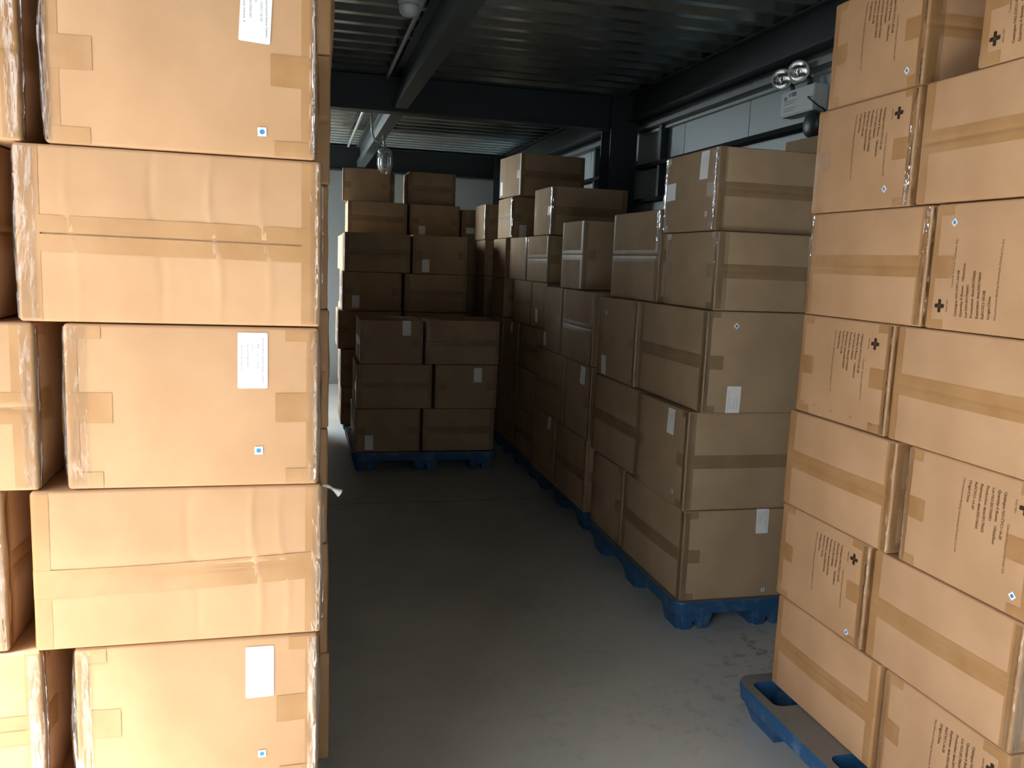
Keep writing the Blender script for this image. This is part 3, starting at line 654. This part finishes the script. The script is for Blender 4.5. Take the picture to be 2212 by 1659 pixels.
for l in range(5):
    eb('carton at the rear of the tall back stack, left column, %s layer' % ordn[l], 'front_seam', (.40, .42, .37, .38, .36)[l], 1.0, .14+dz*l, .14+dz*l+dz-.003, 191+l, y=8.0, dep=1.0, group=WG, n=3, plain=True)
    eb('carton at the rear of the tall back stack, right column, %s layer' % ordn[l], 'front_seam', 1.02, 1.415, .14+dz*l, .14+dz*l+dz-.003, 197+l, y=8.0, dep=1.0, group=WG, n=3, plain=True)
k = eb('plain dark carton under the tan lit top carton of the tall back stack', 'front_seam', .43, 1.008, 1.806, 2.135, 203, y=8.5, group=WG)
k = eb('dark carton with a small label, under the right top carton of the tall back stack', 'front_end', 1.036, 1.535, 1.806, 2.135, 204, y=8.5, group=WG); box_label(k.o, k.s, k.d, '-x', 1.15-1.03, .075, w=.066, h=.085, text=False)
k = eb('tan lit carton at the top left of the tall back stack, two small tape patches', 'front_end',   .425, .90, 2.139, 2.462, 205, y=8.66, dep=.46, group=WG, yaw=R(-11))
k = eb('dark carton at the top right of the tall back stack with a lit left edge', 'front_seam', 1.035, 1.515, 2.139, 2.462, 206, y=8.68, dep=.46, group=WG)

# ------------------------------------------------------------------ plastic pallets
def rrect(x0, x1, y0, y1, r, n=5):
    pts = []
    for cx, cy, a0 in ((x1-r, y1-r, 0), (x0+r, y1-r, 90), (x0+r, y0+r, 180), (x1-r, y0+r, 270)):
        for i in range(n+1): pts.append((cx + r*math.cos(R(a0+90*i/n)), cy + r*math.sin(R(a0+90*i/n))))
    return pts
def pallet(label, x0, x1, y0, y1, zt=.139, zs=.083, leg=.19, m=.032, rad=.05, t=.83):
    o = bpy.data.objects.new('plastic_pallet', None); COL.objects.link(o); cx, cy = (x0+x1)/2, (y0+y1)/2
    o.location = (cx, cy, 0); tag(o, label, 'pallet', 'blue plastic pallets'); hx, hy = (x1-x0)/2, (y1-y0)/2
    bm = bmesh.new(); edges = []
    def loop(pts, z):
        vs = [bm.verts.new((x, y, z)) for x, y in pts]; return vs, [bm.edges.new((vs[i], vs[(i+1) % len(vs)])) for i in range(len(vs))]
    outer, e = loop(rrect(-hx, hx, -hy, hy, rad), zt); edges += e; holes = []
    px = [-hx+m, -leg/2+.02, hx-m-leg+.02]; py = [-hy+m, -leg/2+.02, hy-m-leg+.02]; w = leg-.04
    for a in px:
        for b in py:
            h_, e = loop(rrect(a, a+w, b, b+w, .03, 4), zt); edges += e; holes.append((a, b))
    bmesh.ops.triangle_fill(bm, use_beauty=True, use_dissolve=True, edges=edges)
    n_ = len(outer)
    lip = [bm.verts.new((v.co.x*1.004, v.co.y*1.004, zt-.008)) for v in outer]; low = [bm.verts.new((v.co.x*.995, v.co.y*.995, zs)) for v in outer]
    for i in range(n_):
        j = (i+1) % n_; bm.faces.new((outer[j], outer[i], lip[i], lip[j])); bm.faces.new((lip[j], lip[i], low[i], low[j]))
    bmesh.ops.recalc_face_normals(bm, faces=bm.faces)
    link('deck', mesh_from(bm, 'deck'), PBLUE, o)
    key = ('leg', zt, zs, w, t)
    if key not in _cache:
        bm = bmesh.new(); q = leg/2
        prof = [(-q, zs+.003), (-q*t, 0), (-.022, 0), (-.010, .042), (.010, .042), (.022, 0), (q*t, 0), (q, zs+.003)]
        def ypos(z, s): return s*(q - (q-q*t)*(1-z/zs)) if z < zs else s*q
        fr = [bm.verts.new((x, ypos(z, -1), z)) for x, z in prof]; bk = [bm.verts.new((x, ypos(z, 1), z)) for x, z in prof]
        bm.faces.new(fr); bm.faces.new(bk[::-1])
        for i in range(len(prof)-1): bm.faces.new((fr[i+1], fr[i], bk[i], bk[i+1]))
        ve = [e for e in bm.edges if {v.co.y > 0 for v in e.verts} != {True, False} and abs(e.verts[0].co.x) > q*.7 and abs(e.verts[1].co.x) > q*.7 and abs(e.verts[0].co.z-e.verts[1].co.z) > .03]
        bmesh.ops.bevel(bm, geom=ve, offset=.018, segments=3, affect='EDGES', clamp_overlap=True)
        c0 = [bm.verts.new((x, y, zt)) for x, y in rrect(-w/2, w/2, -w/2, w/2, .03, 4)]; c1 = [bm.verts.new((v.co.x*.86, v.co.y*.86, .050)) for v in c0]
        for i in range(len(c0)): bm.faces.new((c0[i], c0[(i+1) % len(c0)], c1[(i+1) % len(c0)], c1[i]))
        bm.faces.new(c1)
        _cache[key] = mesh_from(bm, 'leg')
    for a, b in holes:
        l = link('leg', _cache[key], PBLUE, o); l.location = (a+w/2, b+w/2, 0)
    return o
for p in range(4): pallet('unseen pallet added in the row behind the near left stack', -.78, .0, 2.97+1.245*p, 4.19+1.245*p)
pallet('blue plastic pallet under the near right stack, its dusty corner pocket showing', 1.537, 2.53, 1.40, 2.612, m=.036, rad=.065, t=.70, leg=.21)
pallet('blue plastic pallet under the second right stack, front legs in full view', 1.612, 2.56, 3.268, 4.47)
pallet('dark blue pallet under the third right stack', 1.655, 2.56, 4.68, 5.86)
pallet('dark blue pallet under the fourth right stack', 1.66, 2.25, 5.91, 7.0)
pallet('dark blue pallet under the fifth right stack, far down the aisle', 1.67, 2.56, 7.05, 8.32)
pallet('nearly black pallet under the low stack across the aisle end', .37, 1.48, 6.26, 7.3, .143)
pallet('pallet under the tall stack at the back of the aisle', .36, 1.46, 7.42, 8.45)
pallet('dark pallet in the far corner behind the right row', 1.545, 2.40, 8.45, 9.3)
pallet('pallet under the near left stack, below the picture', -.99, .03, 1.78, 2.86)

# ------------------------------------------------------------------ fixtures
# conduits along the roof beam
bm = bmesh.new(); tube(bm, [(.555, YF+.1, 2.845), (.565, 2, 2.845), (.575, 6.2, 2.845)], .013, 10)
tag(link('conduit', mesh_from(bm, 'conduit'), PIPE), 'pale straight conduit along the left side of the near roof beam', 'pipe')
bm = bmesh.new(); tube(bm, [(.50, 6.55, 2.815), (.50, 8.2, 2.815), (.50, 9.9, 2.815)], .014, 10)
tag(link('conduit', mesh_from(bm, 'conduit'), PIPE), 'pale straight conduit along the far roof beam, beside the hanging jar lamp', 'pipe')
# hanging explosion proof lamp
def hanging_lamp(x, y, z):
    o = bpy.data.objects.new('ceiling_lamp', None); COL.objects.link(o); o.location = (x, y, z)
    tag(o, 'jar shaped glass lamp hanging on a bent tube over the aisle end', 'lamp')
    bm = bmesh.new(); tube(bm, [(-.10, 0, .36), (-.10, 0, .26), (-.095, 0, .18), (-.075, 0, .12), (-.04, 0, .10), (-.01, 0, .12), (.0, 0, .15), (0, 0, .16)], .009, 10)
    tube(bm, [(0, 0, .165), (0.012, 0, .06)], .011, 10)
    link('bent_tube', mesh_from(bm, 'bent_tube'), PIPE, o)
    bm = bmesh.new(); lathe(bm, [(.014, .03), (.03, .028), (.05, .012), (.058, -.002), (.058, -.012), (.045, -.02)], (.012, 0, .03)); link('lamp_cap', mesh_from(bm, 'lamp_cap'), PIPE, o)
    bm = bmesh.new(); lathe(bm, [(.050, 0), (.054, -.03), (.055, -.09), (.048, -.125), (.03, -.145), (.0, -.152)], (.012, 0, .012)); link('glass_jar', mesh_from(bm, 'glass_jar'), GLASS, o)
    bm = bmesh.new(); lathe(bm, [(.015, 0), (.02, -.03), (.03, -.06), (.022, -.085), (0, -.095)], (.012, 0, .01)); link('bulb', mesh_from(bm, 'bulb'), OPAL, o)
    bm = bmesh.new()
    for i in range(6):
        t = i*math.pi/3; c, s_ = math.cos(t), math.sin(t)
        tube(bm, [(.012+.06*c, .06*s_, .01), (.012+.062*c, .062*s_, -.08), (.012+.05*c, .05*s_, -.13), (.012+.02*c, .02*s_, -.155)], .0028, 6)
    link('wire_guard', mesh_from(bm, 'wire_guard'), PIPE, o)
hanging_lamp(.655, 7.3, 2.445)
# near ceiling lamp at the top edge of the photo
o = bpy.data.objects.new('ceiling_lamp', None); COL.objects.link(o); o.location = (.50, 4.32, 2.80)
tag(o, 'round pale lamp fixed under the deck at the top edge of the photo', 'lamp')
bm = bmesh.new(); lathe(bm, [(.035, .075), (.05, .07), (.056, .05), (.056, .02), (.05, .015)]); link('lamp_base', mesh_from(bm, 'lamp_base'), FIX, o)
bm = bmesh.new(); lathe(bm, [(.046, .016), (.050, .0), (.046, -.02), (.034, -.035), (.016, -.042), (0, -.043)]); link('glass_dome', mesh_from(bm, 'glass_dome'), OPAL, o)
bm = bmesh.new(); tube(bm, [(.05, 0, .045), (.066, 0, .045)], .01); link('conduit_arm', mesh_from(bm, 'conduit_arm'), PIPE, o)
# emergency light with two heads on the right wall
o = bpy.data.objects.new('emergency_light', None); COL.objects.link(o); o.location = (XR, 4.085, 2.50)
tag(o, 'white emergency light with two round lamp heads on the right wall', 'emergency light')
bm = bmesh.new(); bx(bm, -.085, -.002, -.155, .155, -.075, .055); bmesh.ops.bevel(bm, geom=list(bm.edges), offset=.006, segments=2, affect='EDGES'); link('housing', mesh_from(bm, 'housing'), FIX, o)
bm = bmesh.new(); bx(bm, -.0862, -.0852, .03, .052, .022, .04); bx(bm, -.0862, -.0852, .062, .075, .022, .038)
for i, zz in enumerate((.0, -.012, -.036, -.048)): bx(bm, -.0862, -.0852, .0 + .02*(i % 2), .12, zz-.002, zz+.001)
bx(bm, -.0862, -.0852, .095, .12, .008, .026); link('printed_panel', mesh_from(bm, 'printed_panel'), INK_G, o)
bm = bmesh.new(); bx(bm, -.0868, -.0852, .012, .04, .02, .04); link('indicator', mesh_from(bm, 'indicator'), DARKP, o)
for yy_, zz in ((.10, .115), (-.055, .125)):
    ax_ = Vector((-.72, -.68, -.22))
    bm = bmesh.new(); lathe(bm, [(.012, -.05), (.03, -.045), (.048, -.012), (.054, .0), (.054, .010), (.048, .013), (.045, .010)], (-.12, yy_, zz), ax_, cap=False); hd = link('lamp_head', mesh_from(bm, 'lamp_head'), FIX, o)
    bm = bmesh.new(); lathe(bm, [(.008, .004), (.008, -.016), (.018, -.016), (.034, -.004), (.0455, .010)], (-.12, yy_, zz), ax_, cap=False); link('reflector', mesh_from(bm, 'reflector'), CHROME, hd)
    bm = bmesh.new(); tube(bm, [(-.045, yy_, .05), (-.05, yy_+.01, zz-.03), (-.085, yy_+.03, zz+.005)], .012); link('bracket', mesh_from(bm, 'bracket'), DARKP, o)
bm = bmesh.new(); tube(bm, [(-.087, -.115, -.01), (-.10, -.125, -.012), (-.095, -.15, -.03), (-.06, -.165, -.06), (-.03, -.165, -.07), (-.02, -.165, -.085)], .004, 8); link('power_cord', mesh_from(bm, 'power_cord'), DARKP, o)
# round alarm bell
o = bpy.data.objects.new('alarm_bell', None); COL.objects.link(o); o.location = (2.502, 3.868, 2.338)
tag(o, 'dark round alarm bell on the right wall under the emergency light', 'alarm bell')
bm = bmesh.new(); lathe(bm, [(.035, 0), (.035, .03)], (0, 0, 0), (-1, 0, 0)); link('bell_base', mesh_from(bm, 'bell_base'), DARKP, o)
bm = bmesh.new(); lathe(bm, [(.066, .028), (.068, .04), (.06, .058), (.035, .07), (0, .074)], (0, 0, 0), (-1, 0, 0)); link('gong', mesh_from(bm, 'gong'), DARKP, o)
# conduit along the right wall under the beam
bm = bmesh.new(); tube(bm, [(XR-.028, YF+.2, 2.615), (XR-.028, 6.28, 2.615)], .011, 8)
tag(link('conduit', mesh_from(bm, 'conduit'), PIPE), 'thin conduit along the right wall just under the steel beam', 'pipe')
